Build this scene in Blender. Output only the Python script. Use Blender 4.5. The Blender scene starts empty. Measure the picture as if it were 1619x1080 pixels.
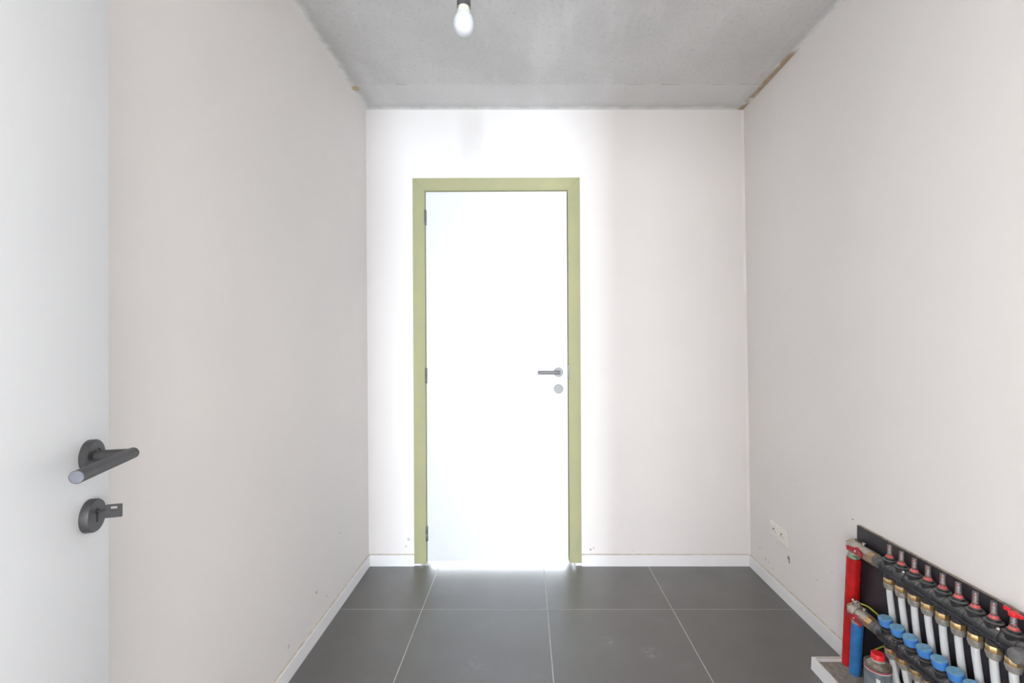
import bpy, bmesh, math, random
from mathutils import Vector, Matrix
random.seed(7)
PI = math.pi
sc = bpy.context.scene
C = sc.collection

# ------------------------------------------------------------------ camera
CAMZ = 1.258
cam = bpy.data.cameras.new('camera'); camo = bpy.data.objects.new('camera', cam); C.objects.link(camo)
camo.location = (0, 0, CAMZ); camo.rotation_euler = (PI/2, 0, 0)
cam.sensor_width = 36; cam.lens = 720/1619*36
cam.shift_x = -20.5/1619; cam.shift_y = 6/1619
cam.clip_start = 0.02; cam.clip_end = 100
sc.camera = camo

# ------------------------------------------------------------------ world, daylight, exposure
w = bpy.data.worlds.new('world'); sc.world = w; w.use_nodes = True
bg = w.node_tree.nodes['Background']; bg.inputs[0].default_value = (0.78, 0.88, 1.0, 1); bg.inputs[1].default_value = 3.0
def area(name, loc, rot, sx, sy, power, col):
    l = bpy.data.lights.new(name, 'AREA'); l.shape = 'RECTANGLE'; l.size = sx; l.size_y = sy
    l.energy = power; l.color = col
    o = bpy.data.objects.new(name, l); C.objects.link(o); o.location = loc; o.rotation_euler = rot
    return o
# daylight coming in through the glazing at the far end of the hall behind the camera
area('daylight_glazed_door', (0.62, -6.62, 1.05), (PI/2, 0, 0), 0.84, 2.0, 470, (0.80, 0.90, 1.0))
area('daylight_hall_window', (-1.25, -6.62, 1.45), (PI/2, 0, 0), 2.0, 2.0, 190, (0.97, 0.98, 1.0))
# unseen side windows, added to brighten the hall and fill the room
area('added_fill_right', (2.62, -1.7, 1.35), (PI/2, 0, PI/2), 2.4, 2.2, 190, (0.98, 0.985, 1.0))
area('added_fill_left', (-2.62, -1.7, 1.35), (PI/2, 0, -PI/2), 2.4, 2.2, 190, (0.98, 0.985, 1.0))
# daylight of the bright place behind the closed back door
area('daylight_beyond_back_door', (-0.15, 4.6, 1.1), (-PI/2, 0, 0), 2.4, 2.2, 120, (0.93, 0.97, 1.0))
vs = sc.view_settings
sc.display_settings.display_device = 'sRGB'
vs.view_transform = 'Standard'; vs.look = 'None'; vs.gamma = 1.0; vs.use_curve_mapping = False
vs.exposure = 0.55
sc.cycles.max_bounces = 8; sc.cycles.diffuse_bounces = 6; sc.cycles.glossy_bounces = 4; sc.cycles.transmission_bounces = 8
sc.cycles.sample_clamp_indirect = 6.0
sc.cycles.use_denoising = True
sc.cycles.use_adaptive_sampling = True; sc.cycles.adaptive_threshold = 0.04

# ------------------------------------------------------------------ helpers
def tag(o, label=None, cat=None, group=None, kind=None):
    if label: o['label'] = label
    if cat: o['category'] = cat
    if group: o['group'] = group
    if kind: o['kind'] = kind
    return o
def thing(name, label, cat, loc=(0, 0, 0), rot=(0, 0, 0), group=None, kind=None):
    o = bpy.data.objects.new(name, None); C.objects.link(o); o.empty_display_size = 0.05
    o.location = loc; o.rotation_euler = rot
    return tag(o, label, cat, group, kind)
def perp(d):
    d = d.normalized(); a = Vector((0, 0, 1)) if abs(d.z) < 0.9 else Vector((0, 1, 0))
    u = a.cross(d).normalized(); return u, d.cross(u).normalized()
class MB:
    def __init__(s): s.v = []; s.f = []
    def add(s, vs, fs):
        n = len(s.v); s.v += [tuple(p) for p in vs]; s.f += [tuple(i+n for i in f) for f in fs]; return s
    def box(s, a, b):
        (x0, y0, z0), (x1, y1, z1) = a, b
        return s.add([(x0,y0,z0),(x1,y0,z0),(x1,y1,z0),(x0,y1,z0),(x0,y0,z1),(x1,y0,z1),(x1,y1,z1),(x0,y1,z1)],
                     [(0,3,2,1),(4,5,6,7),(0,1,5,4),(1,2,6,5),(2,3,7,6),(3,0,4,7)])
    def prism(s, poly, d):            # polygon (3D points) swept by vector d
        n = len(poly); d = Vector(d); P = [Vector(p) for p in poly]
        return s.add(P+[p+d for p in P], [tuple(range(n-1,-1,-1)), tuple(range(n, 2*n))]+[(i,(i+1)%n,n+(i+1)%n,n+i) for i in range(n)])
    def lathe(s, prof, o=(0,0,0), ax=(0,0,1), n=20, close=True, ph=0.0):   # prof = [(r, h)...] along axis
        o = Vector(o); ax = Vector(ax).normalized(); u, v = perp(ax); vs = []; fs = []
        for r, h in prof:
            for k in range(n):
                t = 2*PI*k/n+ph; vs.append(o+ax*h+u*(r*math.cos(t))+v*(r*math.sin(t)))
        m = len(prof)
        for i in range(m-1):
            for k in range(n):
                fs.append((i*n+k, i*n+(k+1)%n, (i+1)*n+(k+1)%n, (i+1)*n+k))
        if close:
            fs.append(tuple(range(n-1,-1,-1))); fs.append(tuple((m-1)*n+k for k in range(n)))
        return s.add(vs, fs)
    def cyl(s, a, b, r, r2=None, n=20):
        a = Vector(a); b = Vector(b); return s.lathe([(r,0),(r if r2 is None else r2,(b-a).length)], a, b-a, n)
    def tube(s, pts, r, n=14):
        P = [Vector(p) for p in pts]; vs = []; fs = []; u = None
        for i, p in enumerate(P):
            t = (P[min(i+1,len(P)-1)]-P[max(i-1,0)]).normalized()
            if u is None: u, v = perp(t)
            else:
                u = (u-t*u.dot(t)).normalized(); v = t.cross(u)
            for k in range(n):
                a = 2*PI*k/n; vs.append(p+u*(r*math.cos(a))+v*(r*math.sin(a)))
        for i in range(len(P)-1):
            for k in range(n): fs.append((i*n+k, i*n+(k+1)%n, (i+1)*n+(k+1)%n, (i+1)*n+k))
        m = len(P); fs.append(tuple(range(n-1,-1,-1))); fs.append(tuple((m-1)*n+k for k in range(n)))
        return s.add(vs, fs)
    def build(s, name, mat, parent=None, bevel=0, smooth=True, loc=None, segs=2):
        me = bpy.data.meshes.new(name); me.from_pydata(s.v, [], s.f)
        bm = bmesh.new(); bm.from_mesh(me); bmesh.ops.recalc_face_normals(bm, faces=bm.faces)
        if bevel:
            es = [e for e in bm.edges if e.is_manifold and e.calc_face_angle(0) > 0.6]
            bmesh.ops.bevel(bm, geom=es, offset=bevel, segments=segs, affect='EDGES', profile=0.6, clamp_overlap=True)
        if smooth:
            for f in bm.faces: f.smooth = True
            for e in bm.edges:
                if e.is_manifold and e.calc_face_angle(0) > 0.62: e.smooth = False
        bm.to_mesh(me); bm.free()
        me.materials.append(mat)
        o = bpy.data.objects.new(name, me); C.objects.link(o)
        if parent: o.parent = parent
        if loc: o.location = loc
        return o
def spline(pts, n=10):
    P = [Vector(p) for p in pts]; P = [P[0]*2-P[1]]+P+[P[-1]*2-P[-2]]; out = []
    for i in range(1, len(P)-2):
        for k in range(n):
            t = k/n; a, b, c, d = P[i-1], P[i], P[i+1], P[i+2]
            out.append(0.5*((2*b)+(c-a)*t+(2*a-5*b+4*c-d)*t*t+(3*b-a-3*c+d)*t**3))
    out.append(P[-2]); return out
def copy_tree(o, parent=None, off=None):
    c = o.copy(); C.objects.link(c); c.parent = parent
    if off is not None: c.location = Vector(o.location)+Vector(off)
    for ch in o.children: copy_tree(ch, c)
    return c

# ------------------------------------------------------------------ materials
def mat(name, col, rough=0.5, metal=0.0, noise=0.0, nscale=8.0, bump=0.0, bscale=120.0, spec=0.5, trans=0.0, ior=1.45, col2=None):
    m = bpy.data.materials.new(name); m.use_nodes = True; nt = m.node_tree; b = nt.nodes['Principled BSDF']
    b.inputs['Base Color'].default_value = (*col, 1); b.inputs['Roughness'].default_value = rough
    b.inputs['Metallic'].default_value = metal; b.inputs['Specular IOR Level'].default_value = spec
    b.inputs['Transmission Weight'].default_value = trans; b.inputs['IOR'].default_value = ior
    tc = nt.nodes.new('ShaderNodeTexCoord')
    if noise or col2:
        n = nt.nodes.new('ShaderNodeTexNoise'); n.inputs['Scale'].default_value = nscale; n.inputs['Detail'].default_value = 6
        nt.links.new(tc.outputs['Object'], n.inputs['Vector'])
        mx = nt.nodes.new('ShaderNodeMix'); mx.data_type = 'RGBA'
        c2 = col2 or tuple(max(0, c*(1-noise)) for c in col)
        mr = nt.nodes.new('ShaderNodeMapRange'); mr.inputs[1].default_value = 0.35; mr.inputs[2].default_value = 0.65
        nt.links.new(n.outputs['Fac'], mr.inputs[0]); nt.links.new(mr.outputs[0], mx.inputs['Factor'])
        mx.inputs['A'].default_value = (*col, 1); mx.inputs['B'].default_value = (*c2, 1)
        nt.links.new(mx.outputs['Result'], b.inputs['Base Color'])
    if bump:
        n2 = nt.nodes.new('ShaderNodeTexNoise'); n2.inputs['Scale'].default_value = bscale; n2.inputs['Detail'].default_value = 4
        nt.links.new(tc.outputs['Object'], n2.inputs['Vector'])
        bp = nt.nodes.new('ShaderNodeBump'); bp.inputs['Strength'].default_value = bump; bp.inputs['Distance'].default_value = 0.002
        nt.links.new(n2.outputs['Fac'], bp.inputs['Height']); nt.links.new(bp.outputs['Normal'], b.inputs['Normal'])
    return m
class NT:                               # small node-writing helper
    def __init__(s, m): s.t = m.node_tree; s.b = s.t.nodes['Principled BSDF']
    def pos(s):
        g = s.t.nodes.new('ShaderNodeTexCoord'); return g.outputs['Object']
    def sep(s, v):
        n = s.t.nodes.new('ShaderNodeSeparateXYZ'); s.t.links.new(v, n.inputs[0]); return n.outputs
    def math(s, op, a, b=None, c=None, clamp=False):
        n = s.t.nodes.new('ShaderNodeMath'); n.operation = op; n.use_clamp = clamp
        for i, x in enumerate((a, b, c)):
            if x is None: continue
            if isinstance(x, (int, float)): n.inputs[i].default_value = x
            else: s.t.links.new(x, n.inputs[i])
        return n.outputs[0]
    def rng(s, a, lo, hi, o0=0.0, o1=1.0, smooth=True):
        n = s.t.nodes.new('ShaderNodeMapRange'); n.interpolation_type = 'SMOOTHSTEP' if smooth else 'LINEAR'
        s.t.links.new(a, n.inputs[0])
        for i, x in enumerate((lo, hi, o0, o1)): n.inputs[i+1].default_value = x
        return n.outputs[0]
    def noise(s, v, scale, detail=5, rough=0.55, sc3=None):
        n = s.t.nodes.new('ShaderNodeTexNoise'); n.inputs['Scale'].default_value = scale
        n.inputs['Detail'].default_value = detail; n.inputs['Roughness'].default_value = rough
        if sc3:
            mp = s.t.nodes.new('ShaderNodeMapping'); mp.inputs['Scale'].default_value = sc3
            s.t.links.new(v, mp.inputs['Vector']); v = mp.outputs[0]
        s.t.links.new(v, n.inputs['Vector']); return n.outputs['Fac']
    def mix(s, f, a, b):
        n = s.t.nodes.new('ShaderNodeMix'); n.data_type = 'RGBA'
        for key, x in (('Factor', f), ('A', a), ('B', b)):
            if isinstance(x, tuple): n.inputs[key].default_value = (*x, 1)
            elif isinstance(x, (int, float)): n.inputs[key].default_value = x
            else: s.t.links.new(x, n.inputs[key])
        return n.outputs['Result']
    def dist(s, v, p):
        n = s.t.nodes.new('ShaderNodeVectorMath'); n.operation = 'DISTANCE'; s.t.links.new(v, n.inputs[0])
        n.inputs[1].default_value = p; return n.outputs['Value']
    def col(s, c): s.t.links.new(c, s.b.inputs['Base Color'])
    def bump(s, h, strength, dist=0.002):
        bp = s.t.nodes.new('ShaderNodeBump'); bp.inputs['Strength'].default_value = strength; bp.inputs['Distance'].default_value = dist
        s.t.links.new(h, bp.inputs['Height']); s.t.links.new(bp.outputs['Normal'], s.b.inputs['Normal'])

def plaster(name, base, spots=()):
    m = mat(name, base, 0.9, spec=0.2); k = NT(m); p = k.pos()
    big = k.rng(k.noise(p, 1.3, 4), 0.3, 0.7); c = k.mix(big, base, tuple(x*y for x, y in zip(base, (0.965, 0.972, 0.98))))
    trowel = k.rng(k.noise(p, 2.2, 3, 0.5, (1.0, 1.0, 0.35)), 0.58, 0.72)
    c = k.mix(k.math('MULTIPLY', trowel, 0.5), c, tuple(min(0.9, x*1.03) for x in base))
    wob = k.noise(p, 260, 2)
    for (pt, r, cc) in spots:
        d = k.math('ADD', k.dist(p, pt), k.math('MULTIPLY', k.math('SUBTRACT', wob, 0.5), r*2.2))
        c = k.mix(k.rng(d, r*0.6, r, 0.85, 0.0), c, cc)
    k.col(c); k.bump(k.noise(p, 60, 3, 0.7), 0.12, 0.002)
    return m
WALL = (0.80, 0.766, 0.746)
DK = (0.13, 0.12, 0.11); TAN = (0.45, 0.33, 0.2); GRY = (0.5, 0.47, 0.44)
M = {}
M['wall_left'] = plaster('wall_left_plaster', WALL, [((-0.895, 2.2, 0.35), 0.006, GRY), ((-0.893, 1.95, 0.2), 0.008, TAN), ((-0.893, 2.05, 0.13), 0.006, TAN), ((-0.893, 1.72, 0.12), 0.008, GRY)])
M['wall_back'] = plaster('wall_back_plaster', WALL, [((0.375, 2.6, 0.092), 0.006, DK), ((0.392, 2.6, 0.10), 0.004, DK), ((-0.665, 2.6, 0.15), 0.010, GRY), ((-0.68, 2.6, 0.11), 0.008, GRY), ((0.62, 2.6, 0.085), 0.004, GRY)])
M['wall_right'] = plaster('wall_right_plaster', WALL, [((1.282, 2.215, 0.222), 0.012, DK), ((1.282, 2.21, 0.206), 0.008, DK), ((1.283, 2.47, 0.16), 0.005, TAN), ((1.283, 2.43, 0.12), 0.007, TAN), ((1.283, 2.40, 0.115), 0.005, TAN),
    ((1.283, 2.36, 0.10), 0.004, DK), ((1.283, 2.50, 0.145), 0.004, DK), ((1.277, 1.775, 0.58), 0.004, DK), ((1.28, 2.0, 0.23), 0.004, DK), ((1.28, 1.9, 0.31), 0.004, GRY), ((1.275, 2.15, 0.62), 0.004, GRY)])
M['wall_plain'] = plaster('wall_plain_plaster', WALL)

def concrete_ceiling():
    base = (0.63, 0.62, 0.615); m = mat('concrete_ceiling', base, 0.85, spec=0.25); k = NT(m); p = k.pos(); x, y, z = k.sep(p)
    c = k.mix(k.rng(k.noise(p, 2.0, 5), 0.3, 0.7), base, (0.56, 0.55, 0.545))
    c = k.mix(k.math('MULTIPLY', k.rng(k.noise(p, 3.5, 5, 0.6, (1.6, 0.35, 1)), 0.5, 0.75), 0.6), c, (0.71, 0.70, 0.70))
    c = k.mix(k.math('MULTIPLY', k.rng(k.noise(p, 60, 5, 0.75), 0.50, 0.72), 0.5), c, (0.42, 0.42, 0.42))
    # band past the shuttering joint near the back wall, and the joint itself
    c = k.mix(k.rng(y, 2.33, 2.36, 0, 0.35), c, (0.71, 0.705, 0.70))
    wob = k.noise(p, 14, 4); jl = k.math('ABSOLUTE', k.math('SUBTRACT', k.math('ADD', y, k.math('MULTIPLY', wob, 0.012)), 2.352))
    jm = k.math('MULTIPLY', k.rng(jl, 0.001, 0.005, 1, 0), k.rng(k.noise(p, 16, 3), 0.50, 0.62)); c = k.mix(k.math('MULTIPLY', jm, 0.5), c, (0.25, 0.24, 0.23))
    # dark and white filler smears along the walls
    el = k.math('ADD', x, 0.912); er = k.math('SUBTRACT', 1.248, x); eb = k.math('SUBTRACT', 2.60, y)
    e = k.math('MINIMUM', k.math('MINIMUM', el, er), eb)
    n1 = k.noise(p, 11, 5, 0.65); n2 = k.noise(p, 13, 9, 0.72)
    c = k.mix(k.math('MULTIPLY', k.rng(k.math('SUBTRACT', e, k.math('MULTIPLY', n1, 0.10)), -0.02, 0.05, 1, 0), 0.30), c, (0.42, 0.425, 0.42))
    c = k.mix(k.math('MULTIPLY', k.rng(k.math('SUBTRACT', e, k.math('MULTIPLY', n2, 0.085)), -0.040, 0.002, 1, 0), 0.95), c, (0.80, 0.80, 0.79))
    # rust-brown damp stains
    sr = k.math('MULTIPLY', k.rng(k.math('SUBTRACT', er, k.math('MULTIPLY', n1, 0.05)), -0.005, 0.018, 1, 0), k.math('MULTIPLY', k.rng(y, 2.04, 2.12), k.rng(k.noise(p, 6, 3), 0.42, 0.55)))
    c = k.mix(k.math('MULTIPLY', sr, 0.85), c, (0.36, 0.24, 0.12))
    dl = k.math('ADD', k.dist(p, (-0.886, 2.385, 2.6026)), k.math('MULTIPLY', k.math('SUBTRACT', n1, 0.5), 0.06))
    c = k.mix(k.rng(dl, 0.015, 0.03, 0.8, 0), c, (0.50, 0.37, 0.18))
    k.col(c); k.bump(k.noise(p, 110, 5, 0.7), 0.35, 0.002); return m
M['ceiling'] = concrete_ceiling()

def tile_mat():
    base = (0.056, 0.049, 0.046); m = mat('grey_porcelain_tile', base, 0.36, spec=1.0); k = NT(m)
    k.b.inputs['Coat Weight'].default_value = 1.0; k.b.inputs['Coat Roughness'].default_value = 0.42; k.b.inputs['Coat IOR'].default_value = 1.6
    g = k.t.nodes.new('ShaderNodeNewGeometry').outputs['Position']
    c = k.mix(k.rng(k.noise(g, 3.0, 6, 0.6), 0.3, 0.7), base, (0.066, 0.061, 0.060))
    c = k.mix(k.math('MULTIPLY', k.rng(k.noise(g, 9, 6, 0.7), 0.55, 0.75), 0.6), c, (0.085, 0.080, 0.077))
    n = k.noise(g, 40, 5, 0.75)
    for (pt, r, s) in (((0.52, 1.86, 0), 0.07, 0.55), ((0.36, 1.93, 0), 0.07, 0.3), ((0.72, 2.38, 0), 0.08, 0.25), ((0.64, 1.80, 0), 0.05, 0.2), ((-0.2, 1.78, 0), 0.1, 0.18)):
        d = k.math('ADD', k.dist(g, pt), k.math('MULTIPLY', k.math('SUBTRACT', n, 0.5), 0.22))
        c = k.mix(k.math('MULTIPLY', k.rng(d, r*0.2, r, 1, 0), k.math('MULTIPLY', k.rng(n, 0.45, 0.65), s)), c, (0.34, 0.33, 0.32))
    k.col(c); rr = k.rng(k.noise(g, 5, 5), 0.3, 0.7, 0.38, 0.48); k.t.links.new(rr, k.b.inputs['Roughness'])
    k.bump(k.noise(g, 300, 3), 0.06, 0.001); return m
M['tile'] = tile_mat()
M['grout'] = mat('light_grey_grout', (0.55, 0.54, 0.53), 0.9, noise=0.15, nscale=20)
M['baseboard'] = mat('white_lacquered_mdf', (0.83, 0.83, 0.835), 0.45, noise=0.02)
M['caulk'] = mat('beige_sealant', (0.64, 0.57, 0.48), 0.6, noise=0.25, nscale=30)
M['door'] = mat('white_primed_door', (0.735, 0.745, 0.76), 0.5, noise=0.012, nscale=3, bump=0.03, bscale=60)
def mdf_mat():
    base = (0.385, 0.372, 0.205); m = mat('green_moisture_mdf', base, 0.75, spec=0.3); k = NT(m); p = k.pos()
    c = k.mix(k.rng(k.noise(p, 5, 4), 0.3, 0.7), base, (0.355, 0.352, 0.21)); c = k.mix(k.math('MULTIPLY', k.rng(k.noise(p, 220, 4, 0.7), 0.5, 0.7), 0.5), c, (0.29, 0.30, 0.165))
    k.col(c); return m
M['mdf'] = mdf_mat()
M['steel'] = mat('brushed_stainless', (0.17, 0.165, 0.165), 0.45, 0.35, noise=0.08, nscale=60)
M['hinge'] = mat('dark_hinge_steel', (0.16, 0.16, 0.15), 0.45, 0.7)
M['anthracite'] = mat('anthracite_satin_metal', (0.062, 0.060, 0.063), 0.42, 0.3, noise=0.1, nscale=60)
M['bare'] = mat('worn_lever_end', (0.17, 0.18, 0.215), 0.5, 0.2, noise=0.2, nscale=90)
M['black'] = mat('black_void', (0.01, 0.01, 0.01), 0.7)
M['board'] = mat('dark_film_faced_plywood', (0.034, 0.029, 0.036), 0.42, noise=0.3, nscale=14)
M['ply'] = mat('plywood_edge', (0.42, 0.36, 0.28), 0.8, noise=0.5, nscale=90)
M['plastic'] = mat('dusty_black_plastic', (0.020, 0.020, 0.023), 0.45, noise=0.0, nscale=9, col2=(0.042, 0.040, 0.042))
def dusty(m, dust, amt):
    k = NT(m); g = k.t.nodes.new('ShaderNodeNewGeometry'); x, y, z = k.sep(g.outputs['Normal'])
    src = k.b.inputs['Base Color'].links[0].from_socket
    n = k.noise(k.pos(), 70, 4)
    k.col(k.mix(k.math('MULTIPLY', k.rng(k.math('ADD', z, k.math('MULTIPLY', k.math('SUBTRACT', n, 0.5), 0.5)), 0.25, 0.95), amt), src, dust))
dusty(M['plastic'], (0.22, 0.215, 0.21), 0.68)
M['rail'] = mat('glossy_black_plastic', (0.022, 0.02, 0.028), 0.25)
M['greycap'] = mat('grey_dusty_plastic', (0.17, 0.168, 0.168), 0.6, noise=0.3, nscale=60)
M['nickel'] = mat('dull_nickel', (0.60, 0.55, 0.48), 0.45, 0.6, noise=0.3, nscale=40)
M['brass'] = mat('brass', (0.74, 0.50, 0.24), 0.34, 0.75, noise=0.3, nscale=50)
M['dullbrass'] = mat('aged_brass', (0.50, 0.37, 0.22), 0.45, 0.7, noise=0.3, nscale=50)
M['nut'] = mat('nickel_nut', (0.56, 0.52, 0.47), 0.42, 0.6, noise=0.35, nscale=60)
M['pipe'] = mat('white_plastic_pipe', (0.72, 0.73, 0.74), 0.4, noise=0.06, nscale=15)
M['bluecap'] = mat('blue_plastic', (0.075, 0.27, 0.68), 0.42, noise=0.1, nscale=40)
M['bluetop'] = mat('dusty_blue_plastic', (0.20, 0.42, 0.62), 0.6, noise=0.25, nscale=90)
M['redfoam'] = mat('red_insulation_sleeve', (0.66, 0.012, 0.014), 0.4, noise=0.3, nscale=25, bump=0.4, bscale=60)
M['bluefoam'] = mat('blue_insulation_sleeve', (0.045, 0.24, 0.62), 0.4, noise=0.3, nscale=30, bump=0.4, bscale=60)
M['redhandle'] = mat('red_painted_handle', (0.55, 0.035, 0.05), 0.4, noise=0.35, nscale=50)
M['redplastic'] = mat('red_plastic', (0.80, 0.02, 0.03), 0.35)
M['redring'] = mat('dusty_red_ring', (0.68, 0.03, 0.04), 0.45, noise=0.0, nscale=220, col2=(0.60, 0.17, 0.15))
M['glass'] = mat('clear_sight_glass', (0.92, 0.90, 0.90), 0.06, trans=0.93, ior=1.2)
M['scale'] = mat('pale_indicator', (0.75, 0.72, 0.70), 0.5)
M['hemp'] = mat('green_white_sealing', (0.62, 0.64, 0.58), 0.5, col2=(0.08, 0.22, 0.09), nscale=70)
M['wire'] = mat('yellow_green_wire', (0.50, 0.42, 0.04), 0.4, col2=(0.28, 0.36, 0.04), nscale=40)
M['screw'] = mat('zinc_screw', (0.75, 0.74, 0.72), 0.25, 1.0)
M['tin'] = mat('dirty_tin', (0.44, 0.39, 0.32), 0.4, 0.7, noise=0.5, nscale=45)
M['tinlabel'] = mat('grey_printed_label', (0.13, 0.16, 0.185), 0.45, noise=0.3, nscale=35, col2=(0.20, 0.235, 0.26))
M['neck'] = mat('dirty_plastic_neck', (0.50, 0.45, 0.42), 0.5, noise=0.3, nscale=60)
M['redline'] = mat('red_label_line', (0.55, 0.05, 0.07), 0.4)
M['whitep'] = mat('white_print', (0.78, 0.78, 0.77), 0.5)
M['concrete'] = mat('rough_screed', (0.37, 0.325, 0.285), 0.95, noise=0.35, nscale=60, bump=0.6, bscale=140)
M['outlet'] = mat('cream_socket_plastic', (0.82, 0.79, 0.74), 0.4)
M['bulb'] = mat('opal_bulb', (0.54, 0.55, 0.57), 0.22)
M['bulbneck'] = mat('cream_bulb_collar', (0.60, 0.58, 0.46), 0.45)
M['holder'] = mat('black_lampholder', (0.06, 0.06, 0.065), 0.45)
M['hallfloor'] = mat('pale_bounce_floor', (0.50, 0.49, 0.47), 0.7, noise=0.1)  # unseen hall floor, made pale so it bounces light up into the room
M['windowglass'] = mat('window_glass', (1, 1, 1), 0.0, trans=1.0, ior=1.02)

# ------------------------------------------------------------------ the room
YB = 2.6; ZC = 2.6026
def XL(z): return -0.8917-0.0072*(z-0.06)
def XR(z): return 1.285-0.01558*(z-0.06)
NF = -0.10            # room face of the wall with the entrance (behind the camera)
YF0 = -0.25           # its hall face
m = MB(); m.prism([(XL(0), NF, 0), (XL(ZC), NF, ZC), (XL(ZC)-0.12, NF, ZC), (XL(0)-0.12, NF, 0)], (0, YB-NF+0.14, 0))
tag(m.build('wall_left', M['wall_left'], smooth=False), 'plain off-white plastered wall on the left behind the open door', 'wall', kind='structure')
m = MB(); m.prism([(XR(0), NF, 0), (XR(0)+0.12, NF, 0), (XR(ZC)+0.12, NF, ZC), (XR(ZC), NF, ZC)], (0, YB-NF+0.14, 0))
tag(m.build('wall_right', M['wall_right'], smooth=False), 'off-white plastered wall on the right with socket and heating manifold', 'wall', kind='structure')
OX0, OX1, OZ = -0.592, 0.288, 2.165
m = MB(); m.box((-1.05, YB, 0), (OX0, YB+0.14, ZC)); m.box((OX1, YB, 0), (1.42, YB+0.14, ZC)); m.box((OX0, YB, OZ), (OX1, YB+0.14, ZC))
wb = tag(m.build('wall_back', M['wall_back'], smooth=False), 'off-white plastered end wall around the closed white door', 'wall', kind='structure')
sb = MB(); sb.prism([(XR(0.06)-0.012, YB, 0.063), (XR(0.06), YB-0.008, 0.063), (XR(0.06)+0.01, YB, 0.063)], (XR(ZC)-XR(0.06), 0, ZC-0.065))
sb.build('corner_bead', M['wall_plain'], wb)
EX0, EX1, EZ = -0.440, 0.448, 2.30       # entrance opening
m = MB(); m.box((-2.62, YF0, 0), (EX0, NF, ZC)); m.box((EX1, YF0, 0), (2.62, NF, ZC)); m.box((EX0, YF0, EZ), (EX1, NF, ZC))
tag(m.build('wall_front', M['wall_plain'], smooth=False), 'plastered wall with the entrance opening where the camera stands', 'wall', kind='structure')
m = MB(); m.box((-1.2, NF, ZC), (1.45, YB+0.14, ZC+0.15))
tag(m.build('ceiling', M['ceiling'], smooth=False), 'bare grey concrete ceiling with filler smears and brown stains', 'ceiling', kind='structure')
# floor: slab with grout level, tiles laid on it one by one
GX = [XL(0), -0.49, 0.107, 0.703, XR(0)]
GY = [NF-0.0, 0.369, 0.969, 1.5695, 2.1695, 2.7695]
m = MB(); m.box((-1.02, YF0, -0.12), (1.42, YB+2.4, -0.0005))
fl = tag(m.build('floor', M['grout'], smooth=False), 'floor of large dark grey tiles with pale grout lines', 'floor', kind='structure')
g = 0.0017
for i in range(4):
    for j in range(5):
        x0, x1, y0, y1 = GX[i]+g, GX[i+1]-g, GY[j]+g, GY[j+1]-g
        if j == 4 and i in (0, 3): y1 = min(y1, YB)
        if j == 4 and i in (1, 2):
            pass
        t = MB(); t.box((x0, y0, -0.010), (x1, y1, 0.0)); t.build('tile', M['tile'], fl, bevel=0.0004, segs=1)
m = MB(); m.box((-1.0, GY[5], -0.01), (1.3, YB+2.4, 0)); m.build('tile', M['tile'], fl)
m = MB(); m.box((EX0, YF0, -0.01), (EX1, NF, 0)); m.build('tile', M['tile'], fl)
# the hall behind the camera
m = MB(); m.box((-2.62, -6.75, -0.12), (2.62, YF0, 0))
tag(m.build('floor', M['hallfloor'], smooth=False), 'hall floor behind the camera made pale to bounce light', 'floor', kind='structure')
m = MB(); m.box((-2.62, -6.75, ZC), (2.62, NF, ZC+0.12))
tag(m.build('ceiling', M['wall_plain'], smooth=False), 'white ceiling of the hall behind the camera', 'ceiling', kind='structure')
def holed(name, fixed, lo, hi, holes, along, lab):       # wall in a plane with rectangular holes; along = 'x' or 'y'
    mm = MB(); cuts = sorted(holes); p = lo
    def bx(a, b, z0, z1):
        if b-a < 1e-4 or z1-z0 < 1e-4: return
        if along == 'x': mm.box((a, fixed[0], z0), (b, fixed[1], z1))
        else: mm.box((fixed[0], a, z0), (fixed[1], b, z1))
    for (a, b, z0, z1) in cuts:
        bx(p, a, 0, ZC); bx(a, b, 0, z0); bx(a, b, z1, ZC); p = b
    bx(p, hi, 0, ZC)
    return tag(mm.build(name, M['wall_plain'], smooth=False), lab, 'wall', kind='structure')
holed('wall_hall_end', (-6.6, -6.48), -2.62, 2.62, [(-2.25, -0.25, 0.45, 2.45), (0.20, 1.04, 0.05, 2.05)], 'x', 'end wall of the hall with a wide window and glazed door')
holed('wall_hall_left', (-2.6, -2.5), -6.6, YF0, [(-2.9, -0.5, 0.25, 2.45)], 'y', 'left wall of the hall with an opening for the added fill light')
holed('wall_hall_right', (2.5, 2.6), -6.6, YF0, [(-2.9, -0.5, 0.25, 2.45)], 'y', 'right wall of the hall with an opening for the added fill light')
# baseboards
BH, BT = 0.063, 0.009
def baseboard(name, a, b, nrm, lab, z0=0.0):
    a = Vector(a); b = Vector(b); n = Vector(nrm)*BT
    mm = MB(); mm.prism([a, a+n, a+n+Vector((0, 0, BH-0.002)), a+n*0.8+Vector((0, 0, BH)), a+Vector((0, 0, BH))], b-a)
    o = tag(mm.build(name, M['baseboard'], smooth=False), lab, 'baseboard', kind='structure')
    c = MB(); c.prism([a+Vector((0, 0, BH)), a+n*0.75+Vector((0, 0, BH)), a+n*0.1+Vector((0, 0, BH+0.004)), a-n*0.2+Vector((0, 0, BH+0.004))], b-a); c.build('sealant_bead', M['caulk'], o)
    return o
baseboard('baseboard_left', (XL(0.03), NF, 0), (XL(0.03), YB, 0), (1, 0, 0), 'white baseboard along the left wall')
baseboard('baseboard_back', (XL(0.03)+BT, YB, 0), (-0.630, YB, 0), (0, -1, 0), 'short white baseboard left of the closed door')
baseboard('baseboard_back', (0.325, YB, 0), (XR(0.03)-BT, YB, 0), (0, -1, 0), 'white baseboard right of the closed door')
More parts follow.
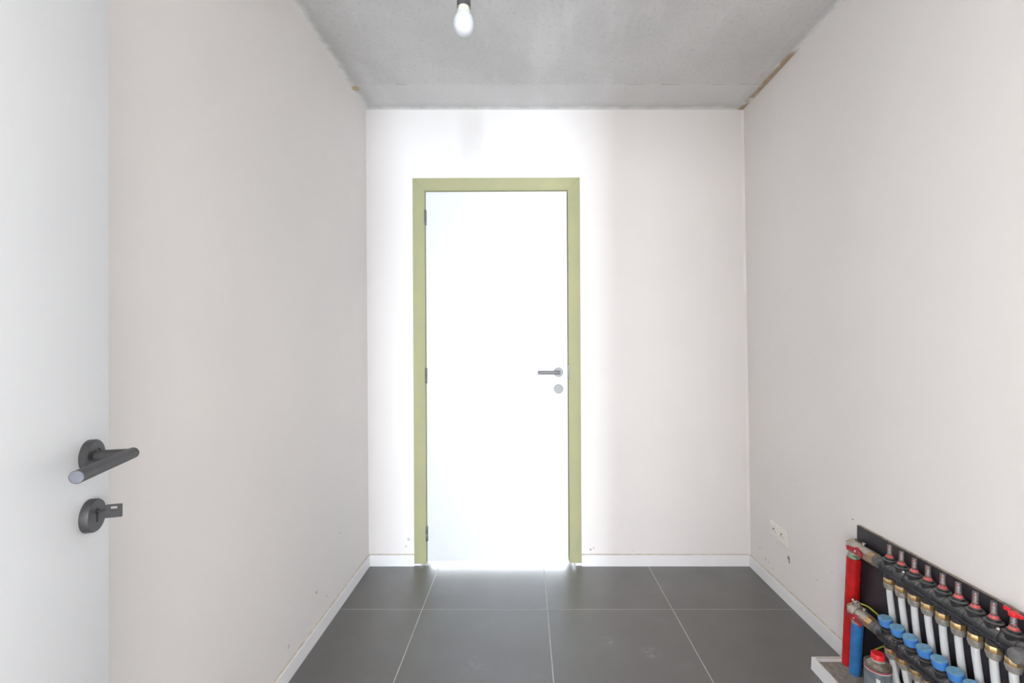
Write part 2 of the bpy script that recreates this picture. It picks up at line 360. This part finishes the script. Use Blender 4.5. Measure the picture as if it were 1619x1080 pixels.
bb = baseboard('baseboard_right', (XR(0.03), 1.90, 0), (XR(0.03), YB, 0), (-1, 0, 0), 'white baseboard on the right wall below the socket')
baseboard('baseboard_right', (XR(0.03), 1.772, 0), (XR(0.03), 1.8985, 0), (-1, 0, 0), 'short baseboard piece between joint and manifold plinth')
baseboard('baseboard_right', (XR(0.03), NF, 0), (XR(0.03), 0.90, 0), (-1, 0, 0), 'white baseboard on the right wall near the entrance')

# ------------------------------------------------------------------ closed door in the end wall
LEAN = -0.0050
DX = -0.1530
t1 = thing('trim_1', 'pale green MDF casing around the closed white door', 'door casing', (DX, YB, 0), (0, LEAN, 0), kind='structure')
ow, iw, zt, it, zb = 0.4745, 0.4100, 2.208, 2.1415, 0.021
cf, cb = -0.018, 0.0
for s in (-1, 1):
    MB().prism([(s*ow, cf, zb), (s*iw, cf, zb), (s*iw, cf, it), (s*ow, cf, zt)], (0, cb-cf-0.0002, 0)).build('casing_board', M['mdf'], t1, bevel=0.0012)
MB().prism([(-iw+0.0004, cf, it+0.0003), (iw-0.0004, cf, it+0.0003), (ow-0.0004, cf, zt), (-ow+0.0004, cf, zt)], (0, cb-cf-0.0002, 0)).build('casing_board', M['mdf'], t1, bevel=0.0012)
jw = 0.4055
for s in (-1, 1):
    MB().box((min(s*jw, s*(jw+0.022)), -0.0165, zb), (max(s*jw, s*(jw+0.022)), 0.139, 2.1365)).build('jamb_board', M['mdf'], t1, bevel=0.0008)
MB().box((-jw-0.022, -0.0165, 2.1367), (jw+0.022, 0.139, 2.158)).build('jamb_board', M['mdf'], t1, bevel=0.0008)
st = MB(); st.box((-jw, 0.036, 0.02), (-jw+0.014, 0.05, 2.136)); st.box((jw-0.014, 0.036, 0.02), (jw, 0.05, 2.136)); st.box((-jw+0.014, 0.036, 2.122), (jw-0.014, 0.05, 2.136)); st.build('added_door_stop', M['mdf'], t1)  # unseen stop strips, added so no light leaks around the leaf
for (zz, hh) in ((1.115, 0.055),):
    MB().box((jw-0.0025, -0.0185, zz-hh), (jw+0.004, 0.002, zz+hh*0.6)).build('strike_plate', M['steel'], t1, bevel=0.0008)
d1 = thing('door_1', 'closed white flush door in the end wall with steel lever', 'door', (DX, YB, 0), (0, LEAN, 0), kind='structure')
lf = -0.006
MB().box((-0.4025, lf, 0.029), (0.4015, lf+0.04, 2.1335)).build('leaf', M['door'], d1, bevel=0.0012)
for zz in (1.986, 1.087, 0.190):
    h = MB()
    for k in range(2):
        a = zz-0.043+k*0.0435
        h.lathe([(0.0052, 0), (0.0062, 0.0015), (0.0062, 0.041), (0.0052, 0.0425)], (-0.4045, -0.0125, a), (0, 0, 1), 14)
    h.box((-0.4045, -0.0085, zz-0.043), (-0.398, -0.006, zz+0.043))
    ho = h.build('hinge', M['hinge'], d1)
    MB().lathe([(0.003, 0), (0.005, 0.001), (0.003, 0.003)], (-0.4045, -0.0125, zz+0.043), (0, 0, 1), 10).build('pin_cap', M['screw'], ho)
def lever(parent, o, n, d, mt, endmat, L=0.12, rise=0.05, rt=0.0095, rr=0.026, th=0.009):
    o = Vector(o); n = Vector(n).normalized(); d = Vector(d).normalized()
    r = MB().lathe([(rr, 0), (rr, th-0.002), (rr-0.002, th), (rt+0.0035, th), (rt+0.0032, th-0.0008), (rt+0.001, th-0.0008)], o, n, 40).build('rosette', mt, parent)
    e = o+n*rise; pts = [o+n*(th-0.002), o+n*(rise-0.004)]
    b = MB(); b.cyl(o+n*(th-0.002), e+n*rt*0.0, rt*0.95, n=24); b.cyl(e-d*rt*0.75, e+d*L, rt, n=28)
    hd = b.build('lever', mt, parent)
    MB().lathe([(rt*0.93, 0), (rt*0.9, 0.0006)], e+d*L, d, 28).build('lever_end', endmat, hd)
    return e
lever(d1, (0.3495, lf, 1.103), (0, -1, 0), (-1, 0, 0), M['steel'], M['steel'], L=0.117)
ro = MB().lathe([(0.026, 0), (0.026, 0.007), (0.024, 0.009)], (0.3495, lf, 1.008), (0, -1, 0), 36).build('lock_rosette', M['steel'], d1)
kh = MB(); kh.lathe([(0.0042, 0), (0.0042, 0.0006)], (0.3495, lf-0.009, 1.012), (0, -1, 0), 16); kh.box((0.3475, lf-0.0096, 1.0), (0.3515, lf-0.009, 1.012)); kh.build('keyhole', M['hinge'], ro)

# ------------------------------------------------------------------ open entrance door
ang = math.radians(17.5); dd = Vector((-math.sin(ang), math.cos(ang), 0)); nn = Vector((math.cos(ang), math.sin(ang), 0))
P0 = Vector((-0.647, 0.675, 0)); free = P0+dd*0.0526; hinge = free-dd*0.83
d2 = thing('door_2', 'open white entrance door at the left edge with black lever', 'door', (hinge.x, hinge.y, 0), (0, 0, 0), kind='structure')
B = Vector((hinge.x, hinge.y, 0))
MB().prism([Vector((0, 0, 0.01)), dd*0.83+Vector((0, 0, 0.01)), dd*0.83-nn*0.04+Vector((0, 0, 0.01)), -nn*0.04+Vector((0, 0, 0.01))], (0, 0, 2.115)).build('leaf', M['door'], d2, bevel=0.001)
hp = P0-B
HZ = 1.0935
lever(d2, hp+Vector((0, 0, HZ)), nn, -dd, M['anthracite'], M['bare'], L=0.1285, rise=0.0515, rt=0.0084, rr=0.0243, th=0.0100)
lo = hp+Vector((0, 0, HZ-0.0885))
ro2 = MB().lathe([(0.0243, 0), (0.0243, 0.0085), (0.0232, 0.0105)], lo, nn, 40).build('lock_rosette', M['anthracite'], d2)
kf = lo+nn*0.0105
slot = MB(); slot.prism([kf+dd*a+Vector((0, 0, b)) for a, b in ((-0.0022, -0.010), (0.0022, -0.010), (0.0022, 0.003), (0.0038, 0.006), (0.0028, 0.0098), (0, 0.011), (-0.0028, 0.0098), (-0.0038, 0.006), (-0.0022, 0.003))], nn*0.0004); slot.build('keyhole', M['black'], ro2)
for s in (0.22, 1.05, 1.88):
    MB().lathe([(0.007, 0), (0.007, 0.09)], nn*-0.047+dd*-0.004+Vector((0, 0, s)), (0, 0, 1), 12).build('hinge', M['hinge'], d2)
kb = B+kf+Vector((0, 0, 0.0055))
key = thing('door_key', 'small dark key standing in the lock of the open door', 'key', kb)
MB().cyl(-nn*0.006, nn*0.012, 0.0021, n=14).build('shank', M['anthracite'], key)
kd = (nn*0.15+dd*0.99).normalized()      # key turned a little off the door plane
bow = MB(); up = Vector((0, 0, 1)); side = nn
def kp(a, b): return nn*a+up*b
outer = [kp(0.0108, -0.0105), kp(0.0300, -0.0105), kp(0.0300, 0.0085), kp(0.0108, 0.0085)]
inner = [kp(0.0155, 0.0015), kp(0.0255, 0.0015), kp(0.0255, 0.0062), kp(0.0155, 0.0062)]
th = dd*0.0045
vs_ = [p-th*0.5 for p in outer]+[p-th*0.5 for p in inner]+[p+th*0.5 for p in outer]+[p+th*0.5 for p in inner]
fs_ = []
for k in range(4):
    j = (k+1) % 4
    fs_ += [(k, j, 4+j, 4+k), (8+k, 12+k, 12+j, 8+j), (k, 8+k, 8+j, j), (4+k, 4+j, 12+j, 12+k)]
bow.add(vs_, fs_); bow.build('bow', M['anthracite'], key)
t2 = thing('trim_2', 'pale door lining of the entrance opening around the camera', 'door casing', (0, YF0, 0), kind='structure')
for (a, b) in ((EX0, EX0+0.02), (EX1-0.02, EX1)):
    MB().box((a, -0.001, 0), (b, NF-YF0+0.001, EZ)).build('jamb_board', M['mdf'], t2)
MB().box((EX0+0.02, -0.001, EZ-0.02), (EX1-0.02, NF-YF0+0.001, EZ)).build('jamb_board', M['mdf'], t2)

# ------------------------------------------------------------------ pendant bulb
lp = thing('pendant_bulb', 'bare white light bulb in a black holder hanging from the ceiling', 'light bulb', (-0.176, 1.31, 2.146))
MB().lathe([(0.001, 0), (0.010, 0.0012), (0.019, 0.006), (0.0262, 0.016), (0.0298, 0.029), (0.0300, 0.037), (0.0280, 0.048), (0.0238, 0.058), (0.0200, 0.066)], n=40).build('bulb_globe', M['bulb'], lp)
MB().lathe([(0.0200, 0.066), (0.0180, 0.074), (0.0168, 0.084), (0.0160, 0.094)], n=32).build('bulb_collar', M['bulbneck'], lp)
MB().lathe([(0.0172, 0.084), (0.0192, 0.082), (0.0196, 0.090), (0.0196, 0.118), (0.0175, 0.121), (0.0165, 0.150), (0.009, 0.162), (0.005, 0.166)], n=32).build('lampholder', M['holder'], lp)
MB().tube(spline([(0, 0, 0.16), (0.003, 0, 0.25), (-0.002, 0.002, 0.36), (0, 0, ZC-2.146)], 6), 0.0032, 8).build('cord', M['holder'], lp)
MB().lathe([(0.012, 0), (0.022, 0.006), (0.022, 0.016)], (0, 0, ZC-2.146-0.016), (0, 0, 1), 20).build('ceiling_grommet', M['holder'], lp)

# ------------------------------------------------------------------ wall socket
xs = XR(0.31)
so = thing('wall_socket', 'cream double power socket low on the right wall', 'power socket', (xs, 2.289, 0.312), (0, -0.0156, 0))
MB().box((-0.008, -0.078, -0.042), (-0.0003, 0.078, 0.042)).build('cover_plate', M['outlet'], so, bevel=0.002)
for s in (-1, 1):
    c0 = Vector((-0.008, s*0.0355, 0))
    ins = MB().box((-0.0092, s*0.0355-0.0225, -0.0225), (-0.008, s*0.0355+0.0225, 0.0225)).lathe([(0.0205, 0), (0.0205, 0.0008), (0.019, 0.0008), (0.0185, 0.0002)], (-0.0092, s*0.0355, 0), (-1, 0, 0), 32)
    io = ins.build('socket_insert', M['outlet'], so)
    for k in (-1, 1):
        MB().lathe([(0.0026, 0), (0.0026, 0.0004)], (-0.0099, s*0.0355+k*0.0095, -0.002), (-1, 0, 0), 12).build('contact_hole', M['hinge'], io)
    MB().lathe([(0.0024, 0), (0.0022, 0.007), (0.001, 0.008)], (-0.0095, s*0.0355, 0.0105), (-1, 0, 0), 12).build('earth_pin', M['steel'], io)

# ------------------------------------------------------------------ heating manifold corner
# plinth of raw screed with white skirting
PX, PY0, PY1, PZ = 1.112, 0.92, 1.770, 0.036
pl = MB().box((PX+0.0125, PY0+0.0125, 0.0), (XR(0)-0.0003, PY1-0.0125, PZ)).build('floor_plinth', M['concrete'], smooth=False)
tag(pl, 'raw grey screed plinth edged with white boards under the manifold', 'plinth', kind='structure')
SH = 0.0475
sk = MB(); v0 = [(PX, PY1+0.001, 0), (PX+0.012, PY1-0.012, 0), (PX+0.012, PY0+0.012, 0), (PX, PY0, 0), (PX+0.002, PY1+0.001, SH), (PX+0.012, PY1-0.011, SH), (PX+0.012, PY0+0.012, SH), (PX+0.002, PY0, SH)]
sk.add(v0, [(0,1,2,3),(4,7,6,5),(0,4,5,1),(1,5,6,2),(2,6,7,3),(3,7,4,0)]); sk.build('skirting_board', M['baseboard'], pl, smooth=False)
for (ya, yb_) in ((PY1, PY1-0.0115), (PY0, PY0+0.0115)):
    MB().prism([(PX+0.003, ya, 0.0), (XR(0)-0.001, ya, 0.0), (XR(0)-0.001, yb_, 0.0), (PX+0.0128, yb_, 0.0)], (0, 0, SH)).build('skirting_board', M['baseboard'], pl, smooth=False)
MB().prism([(PX+0.0145, PY1-0.0115, SH+0.0002), (XR(0)-0.012, PY1-0.0115, SH+0.0002), (XR(0)-0.012, PY1-0.004, SH+0.0002), (PX+0.0145, PY1-0.006, SH+0.0002)], (0, 0, 0.0006)).build('sealant_bead', M['caulk'], pl)

# dark mounting board
BX = 1.2635; BY0, BY1, BZ0, BZ1 = 0.96, 1.7328, 0.05, 0.5745
bo = MB().box((BX, BY0, BZ0), (BX+0.0010, BY1, BZ1)).build('face', M['board'], None, smooth=False)
bt = thing('mounting_board', 'dark film-faced plywood board against the right wall behind the manifold', 'board', (BX, (BY0+BY1)/2, BZ0))
bo.parent = bt; bo.location = (-BX, -(BY0+BY1)/2, -BZ0)
o = MB().prism([(BX+0.0010, BY0, BZ0), (XR(BZ0)-0.0006, BY0, BZ0), (XR(BZ1)-0.0006, BY0, BZ1-0.0004), (BX+0.0010, BY0, BZ1-0.0004)], (0, BY1-BY0-0.001, 0)).build('plywood_core', M['ply'], bt, smooth=False)
o.location = (-BX, -(BY0+BY1)/2, -BZ0)

UX, UY, UZ, US, UN = 1.235, 1.5424, 0.5023, 0.04897, 9        # upper bar: axis x, first outlet y, axis z, pitch
LX, LY, LZ, LS, LN = 1.213, 1.5200, 0.2837, 0.04960, 9        # lower bar
TILT = math.radians(-10)
def hexnut(mm, a, ax, h, r, n=6, ph=0.3):
    mm.lathe([(r*0.93, 0), (r, h*0.10), (r, h*0.90), (r*0.93, h)], a, ax, n, ph=ph)

def bar_parts(root, n, s):
    e = -(n-1)*s-0.034
    b = MB(); b.lathe([(0.0180, 0), (0.0205, 0.002), (0.0205, -e+0.030), (0.0180, -e+0.032)], (0, 0.032, 0), (0, -1, 0), 28)
    b.build('distribution_bar', M['plastic'], root)
    r = MB()
    for (dx, dz, q) in ((-0.0195, -0.0085, 0.0046), (-0.0150, -0.0165, 0.0030)):
        r.cyl((dx, 0.020, dz), (dx, e+0.012, dz), q, n=12)
    r.build('front_rail', M['rail'], root)
def outlet_proto(root):
    b = MB()
    b.lathe([(0.0150, -0.0335), (0.0158, -0.033), (0.0158, -0.012), (0.0185, -0.006), (0.0185, 0.004), (0.0170, 0.012), (0.0182, 0.026), (0.0190, 0.0285)], n=28)
    # saddle collars of each moulded segment
    b.lathe([(0.0200, -0.0200), (0.0216, -0.019), (0.0216, -0.0165), (0.0200, -0.0155)], (0, 0, 0), (0, 1, 0), 24)
    b.lathe([(0.0200, 0.0155), (0.0216, 0.0165), (0.0216, 0.019), (0.0200, 0.0200)], (0, 0, 0), (0, 1, 0), 24)
    out = b.build('outlet_body', M['plastic'], root)
    nb = MB(); hexnut(nb, (0, 0, -0.0500), (0, 0, 1), 0.0168, 0.0172, 8); bn = nb.build('brass_nut', M['brass'], root)
    ng = MB(); ng.lathe([(0.0110, 0), (0.0145, 0.002), (0.0162, 0.008), (0.0174, 0.0115), (0.0174, 0.0195), (0.0165, 0.0205)], (0, 0, -0.0700), (0, 0, 1), 14); cn = ng.build('compression_nut', M['nut'], root)
    return [out, bn, cn]
def repeat(parts, root, n, s):
    allp = [parts]
    for i in range(1, n):
        allp.append([copy_tree(p, root, (0, -i*s, 0)) for p in parts])
    return allp
def valve(root, yE, first, dropz, hemp):
    """angle ball valve joined to the start of the bar; local coordinates of the bar (axis along y)"""
    v = MB()
    v.lathe([(0.004, -0.026), (0.016, -0.022), (0.0232, -0.013), (0.0258, 0.0), (0.0232, 0.013), (0.016, 0.022), (0.004, 0.026)], (0, yE, 0), (0, 0, 1), 28)
    v.lathe([(0.0190, 0), (0.0235, 0.004), (0.0245, 0.022), (0.0225, 0.040), (0.0225, yE-first-0.030)], (0, yE, 0), (0, -1, 0), 28)
    v.cyl((0, yE, -0.006), (0, yE, -dropz), 0.0185, n=24)
    v.lathe([(0.011, 0), (0.011, 0.011), (0.008, 0.013), (0.008, 0.015)], (-0.014, yE-(0.055 if hemp else 0.040), 0), (-1, 0, 0), 16)
    vb = v.build('ball_valve', M['nickel'], root)
    bn = MB(); hexnut(bn, (0, yE+0.006, 0.010), (-0.25, 0.55, 1), 0.0135, 0.0185, 6); bn.build('bonnet_nut', M['dullbrass'], vb)
    un = MB(); hexnut(un, (0, first+0.034, 0), (0, -1, 0), 0.027, 0.0232, 8); un.build('union_nut', M['brass' if not hemp else 'dullbrass'], vb)
    cl = MB(); cl.lathe([(0.0195, 0), (0.0212, 0.003), (0.0212, 0.018), (0.019, 0.0185), (0.019, 0.021), (0.0205, 0.0215), (0.0205, 0.034), (0.018, 0.037)], (0, first+0.008, 0), (0, -1, 0), 26); cl.build('adapter_collar', M['greycap'], vb)
    # butterfly handle, parallel to the bar on the room side
    hx = -0.030; hy = yE-(0.055 if hemp else 0.040)
    hz = 0.007 if hemp else 0.0
    h = MB()
    h.lathe([(0.0140, 0), (0.0140, 0.006), (0.0115, 0.0075)], (hx+0.006, hy, hz), (-1, 0, 0), 20)
    for s in (-1, 1):
        h.prism([(hx+0.003, hy+s*0.004, 0.0110), (hx+0.003, hy+s*0.004, -0.0110), (hx-0.001, hy+s*0.018, -0.0085), (hx-0.005, hy+s*0.034, -0.0075), (hx-0.005, hy+s*0.034, 0.0075), (hx-0.001, hy+s*0.018, 0.0085)], (-0.0050, 0, 0))
        h.box((hx-0.0125, hy+min(s*0.029, s*0.036), -0.0075), (hx-0.004, hy+max(s*0.029, s*0.036), 0.0075))
    h.v = [(a, b, c+hz) if n >= 60 else (a, b, c) for n, (a, b, c) in enumerate(h.v)]
    h.build('valve_handle', M['redhandle'], vb, bevel=0.0008, segs=1)
    MB().lathe([(0.0052, 0), (0.0052, 0.004), (0.003, 0.0055)], (hx-0.0015, hy, hz), (-1, 0, 0), 6).build('handle_screw', M['screw'], vb)
    MB().lathe([(0.003, 0), (0.003, 0.006), (0.0055, 0.006), (0.0055, 0.010)], (0.006, yE-0.040, 0.0215), (0.2, 0, 1), 10).build('drain_screw', M['nut'], vb)
    if hemp:
        MB().lathe([(0.0195, 0), (0.0215, 0.003), (0.0205, 0.007), (0.0215, 0.011), (0.0195, 0.0145)], (0, yE, -0.041), (0, 0, 1), 20).build('sealing_ring', M['hemp'], vb)
    return vb
def bracket(root, y):
    k = MB(); k.lathe([(0.0205, 0), (0.0235, 0.0005), (0.0235, 0.0085), (0.0205, 0.009)], (0, y+0.0045, 0), (0, -1, 0), 26)
    k.box((0.004, y-0.0045, -0.016), (BX-UX-0.0004 if root.name.startswith('supply') else BX-LX-0.004, y+0.0045, 0.016))
    k.box((-0.006, y-0.004, -0.036), (0.004, y+0.004, -0.02))
    ko = k.build('bracket_clip', M['plastic'], root)
    MB().lathe([(0.0048, 0), (0.0048, 0.004), (0.003, 0.006)], (-0.012, y, 0.021), (-0.5, 0, 1), 10).build('clip_screw', M['screw'], ko)

# ---- upper bar with flow meters
up_ = thing('supply_manifold', 'upper black heating manifold with clear red-ringed flow meters', 'manifold', (UX, UY, UZ))
bar_parts(up_, UN, US)
op = outlet_proto(up_)
fm = MB(); fm.lathe([(0.0170, 0.0265), (0.0212, 0.0272), (0.0212, 0.0298), (0.0160, 0.0304), (0.0142, 0.0312), (0.0142, 0.0375), (0.0105, 0.0385)], n=28)
fo = fm.build('flow_meter', M['plastic'], up_)
MB().lathe([(0.0104, 0.0380), (0.0110, 0.0392), (0.0100, 0.0430), (0.0080, 0.0458)], n=24).build('red_collar', M['redring'], fo)
gl = MB(); gl.lathe([(0.0078, 0.0460), (0.0072, 0.066), (0.0070, 0.0790), (0.0058, 0.0812), (0.0050, 0.0812), (0.0060, 0.078), (0.0062, 0.066), (0.0068, 0.0468)], n=22); gl.build('sight_glass', M['glass'], fo)
rd = MB(); rd.cyl((0, 0, 0.044), (0, 0, 0.076), 0.0016, n=8)
for k in range(4): rd.lathe([(0.0038, 0), (0.0042, 0.0012)], (0, 0, 0.052+k*0.006), (0, 0, 1), 12)
rd.build('indicator_rod', M['scale'], fo)
rr = MB()
rr.lathe([(0.0056, 0), (0.0056, 0.0020)], (0, 0, 0.0500), (0, 0, 1), 12)
for k in range(3): rr.box((-0.0056, -0.0015, 0.0570+k*0.0065), (-0.0048, 0.0020, 0.0590+k*0.0065))
rr.lathe([(0.0040, 0), (0.0040, 0.0030)], (0, 0, 0.0700), (0, 0, 1), 12)
rr.build('red_scale_ring', M['redring'], fo)
fms = repeat(op+[fo], up_, UN, US)
last = fms[-1][-1]
lk = MB(); lk.lathe([(0.0098, 0.071), (0.0104, 0.072), (0.0104, 0.081), (0.0098, 0.0825), (0.0068, 0.0825)], n=22)
lk.box((-0.002, 0.008, 0.076), (0.002, 0.024, 0.086)); lk.box((-0.005, -0.021, 0.0745), (0.005, -0.008, 0.0825))
lk.build('locking_cap', M['redplastic'], last, bevel=0.0006, segs=1)
valve(up_, 1.71-UY, 0.048, 0.050, True)
bracket(up_, -1.5*US); bracket(up_, -7.5*US)
ye = -(UN-1)*US-0.045
e = MB(); e.lathe([(0.0165, 0), (0.0205, 0.003), (0.0205, 0.036), (0.014, 0.041)], (0, ye+0.016, 0), (0, -1, 0), 24)
e.lathe([(0.016, 0), (0.0185, 0.010), (0.0195, 0.040), (0.017, 0.048), (0.009, 0.052)], (-0.004, ye-0.004, 0), (-1, 0, 0.08), 24)
eo = e.build('end_drain_body', M['greycap'], up_)
MB().lathe([(0.010, 0.01), (0.010, 0.034), (0.0145, 0.036), (0.0145, 0.062), (0.011, 0.066)], (-0.004, ye-0.006, 0), (0, 0, 1), 18).build('air_vent', M['greycap'], eo)
# ---- lower bar with blue caps
lo_ = thing('return_manifold', 'lower black heating manifold with round blue plastic caps', 'manifold', (LX, LY, LZ), (0, TILT, 0))
bar_parts(lo_, LN, LS)
ol = outlet_proto(lo_)
bk = MB(); bk.lathe([(0.0175, 0.0275), (0.0192, 0.028), (0.0192, 0.0315), (0.0165, 0.032), (0.0165, 0.0400), (0.0178, 0.0405), (0.0178, 0.0435)], n=26); vo = bk.build('valve_seat', M['plastic'], lo_)
cap = MB(); n_ = 28
cap.lathe([(0.0172, 0.0415), (0.0183, 0.042), (0.0192, 0.050), (0.0202, 0.0615), (0.0202, 0.0642), (0.0193, 0.0652)], n=14, ph=0.2)
co = cap.build('blue_cap', M['bluecap'], lo_)
tp = MB(); tp.lathe([(0.0193, 0.0652), (0.0182, 0.0662), (0.0150, 0.0662), (0.0146, 0.0656), (0.0128, 0.0656), (0.0124, 0.0662), (0.0002, 0.0664)], n=28); tp.box((-0.008, -0.0012, 0.0660), (0.008, 0.0012, 0.0670)); tp.build('cap_top', M['bluetop'], co)
repeat(ol+[vo, co], lo_, LN, LS)
valve(lo_, 1.672-LY, 0.052, 0.046, False)
bracket(lo_, -1*LS-0.004); bracket(lo_, -6*LS)
yl = -(LN-1)*LS-0.045
e = MB(); e.lathe([(0.0165, 0), (0.0205, 0.003), (0.0205, 0.036), (0.014, 0.041)], (0, yl+0.016, 0), (0, -1, 0), 24)
e.lathe([(0.016, 0), (0.0185, 0.010), (0.0195, 0.040), (0.017, 0.048), (0.009, 0.052)], (-0.004, yl-0.004, 0), (-1, 0, 0.08), 24)
e.build('end_drain_body', M['greycap'], lo_)

# ---- pipes
ORD = ['first', 'second', 'third', 'fourth', 'fifth', 'sixth', 'seventh', 'eighth', 'ninth']
def placed(mm, name, mt, base, lab, cat, group=None, **kw):
    b = Vector(base); mm.v = [tuple(Vector(p)-b) for p in mm.v]
    o = mm.build(name, mt, **kw); o.location = b; return tag(o, lab, cat, group)
for i in range(UN):
    y = UY-i*US; j = random.uniform(-0.003, 0.003)
    pts = spline([(UX, y, UZ-0.066), (UX+0.001, y, UZ-0.09), (UX+0.009, y+j, 0.34), (1.2525, y+j-0.003, 0.26), (1.2525, y+j-0.004, 0.15), (1.250, y-0.002, PZ+0.0003)], 7)
    placed(MB().tube(pts, 0.0095, 14), 'heating_pipe', M['pipe'], (1.25, y, PZ), 'white heating pipe below the %s flow meter counted from the red riser' % ORD[i], 'pipe', 'white pipes of the upper manifold')
ca, sa = math.cos(TILT), math.sin(TILT)
def lowpt(x, z): return (LX+x*ca+z*sa, LZ-x*sa+z*ca)
for i in range(LN):
    y = LY-i*LS; a = lowpt(0, -0.066); b = lowpt(0, -0.09)
    pts = spline([(a[0], y, a[1]), (b[0], y, b[1]), (b[0]+0.006, y-0.004, 0.155), (1.246, y-0.008, 0.10), (1.247, y-0.008, PZ+0.0003)], 7)
    placed(MB().tube(pts, 0.0093, 14), 'heating_pipe', M['pipe'], (1.247, y, PZ), 'white heating pipe below the %s blue cap counted from the blue riser' % ORD[i], 'pipe', 'white pipes of the lower manifold')
# risers in coloured insulation
def riser(name, base, top, r, mt, lab, ribs):
    b = Vector(base); t = Vector(top)-b; mm = MB(); n = 30; vs = []; fs = []; K = 26
    for i in range(K+1):
        for k in range(n):
            a = 2*PI*k/n; q = r*(1+ribs*math.cos(a*11)+0.012*math.sin(i*1.7+k*0.4)); p = t*(i/K); vs.append((p.x+q*math.cos(a), p.y+q*math.sin(a), p.z))
    for i in range(K):
        for k in range(n): fs.append((i*n+k, i*n+(k+1)%n, (i+1)*n+(k+1)%n, (i+1)*n+k))
    fs += [tuple(range(n-1, -1, -1)), tuple(K*n+k for k in range(n))]
    mm.add(vs, fs); o = mm.build(name, mt); o.location = b; return tag(o, lab, 'pipe')
riser('riser_pipe', (1.2425, 1.746, PZ), (UX, 1.710, UZ-0.042), 0.0235, M['redfoam'], 'thick red insulated riser pipe at the far end of the manifold', 0.006)
rx = lowpt(0, -0.046)
riser('riser_pipe', (1.2290, 1.6960, PZ), (rx[0], 1.672, rx[1]), 0.0190, M['bluefoam'], 'thick blue insulated riser pipe in front of the red riser', 0.018)

# ---- earth clamp and wire
ey = 1.640
ec = thing('earth_clamp', 'metal earthing clamp strapped around the lower ball valve', 'clamp', (LX, ey+0.012, LZ), (0, TILT, 0))
st = MB(); st.lathe([(0.0258, 0), (0.0285, 0.0), (0.0285, 0.013), (0.0258, 0.013)], (0, 0.0065, 0), (0, -1, 0), 28, close=False); st.build('strap', M['nickel'], ec)
MB().box((-0.010, -0.0075, 0.026), (-0.006, 0.0075, 0.046)).box((0.000, -0.0075, 0.026), (0.004, 0.0075, 0.046)).build('lug', M['nut'], ec, bevel=0.0006, segs=1)
for s in (-1, 1):
    MB().lathe([(0.0048, 0), (0.0048, 0.004), (0.0032, 0.0055)], (-0.008+s*0.0, s*0.0075, 0.046), (-0.2, 0, 1), 10).build('clamp_screw', M['screw'], ec)
MB().cyl((-0.018, 0, 0.038), (0.012, 0, 0.038), 0.0026, n=10).build('clamp_bolt', M['screw'], ec)
wp = spline([(1.212, 1.641, 0.326), (1.222, 1.618, 0.327), (1.236, 1.585, 0.312), (1.248, 1.560, 0.288), (1.252, 1.552, 0.255), (1.246, 1.565, 0.228), (1.235, 1.585, 0.205), (1.222, 1.600, 0.180), (1.214, 1.606, 0.13), (1.220, 1.60, 0.06), (1.222, 1.60, PZ+0.002)], 7)
placed(MB().tube(wp, 0.0024, 8), 'earth_wire', M['wire'], (1.222, 1.60, PZ), 'thin yellow-green earth wire looping behind the lower manifold', 'wire')

# ---- tin with red cap
CX, CY, CR = 1.1715, 1.512, 0.0370
tin = thing('solvent_tin', 'small grey labelled tin with a red screw cap by the blue riser', 'tin', (CX, CY, PZ))
H = 0.166
MB().lathe([(CR-0.002, 0.0002), (CR, 0.002), (CR, H-0.004), (CR+0.0012, H-0.002), (CR+0.0008, H), (CR-0.003, H), (CR-0.004, H-0.004), (CR*0.72, H+0.003), (0.023, H+0.006), (0.018, H+0.010)], n=40).build('tin_body', M['tin'], tin)
lb = MB().lathe([(CR+0.0002, 0.012), (CR+0.0007, 0.0125), (CR+0.0007, H-0.0085), (CR+0.0002, H-0.008)], n=40, close=False).build('paper_label', M['tinlabel'], tin)
MB().lathe([(CR+0.0007, H-0.0125), (CR+0.0011, H-0.0123), (CR+0.0011, H-0.0090), (CR+0.0007, H-0.0088)], n=40, close=False).build('red_band', M['redline'], lb)
MB().lathe([(CR+0.0007, H-0.0155), (CR+0.0010, H-0.0153), (CR+0.0010, H-0.0138), (CR+0.0007, H-0.0136)], n=40, close=False).build('white_band', M['whitep'], lb)
def onlabel(a0, a1, z0, z1):
    q = MB(); n = 5; vs = []; fs = []
    for k in range(n+1):
        a = math.radians(a0+(a1-a0)*k/n); vs += [((CR+0.001)*math.cos(a), (CR+0.001)*math.sin(a), z0+0.006*(k/n)), ((CR+0.001)*math.cos(a), (CR+0.001)*math.sin(a), z1-0.004*(k/n))]
    for k in range(n): fs.append((2*k, 2*k+2, 2*k+3, 2*k+1))
    return q.add(vs, fs)
onlabel(226, 243, H-0.046, H-0.030).build('white_print_mark', M['whitep'], lb)
MB().lathe([(0.0175, 0.0), (0.0190, 0.002), (0.0190, 0.0065), (0.0175, 0.0085)], (0, 0, H+0.008), (0, 0, 1), 28).build('neck_ring', M['neck'], tin)
rc = MB(); pr = []
rc.lathe([(0.0182, 0), (0.0194, 0.001), (0.0189, 0.0155), (0.0174, 0.0175), (0.0128, 0.0180), (0.0124, 0.0174), (0.0002, 0.0174)], (0, 0, H+0.0165), (0, 0, 1), 32)
rc.build('screw_cap', M['redplastic'], tin)
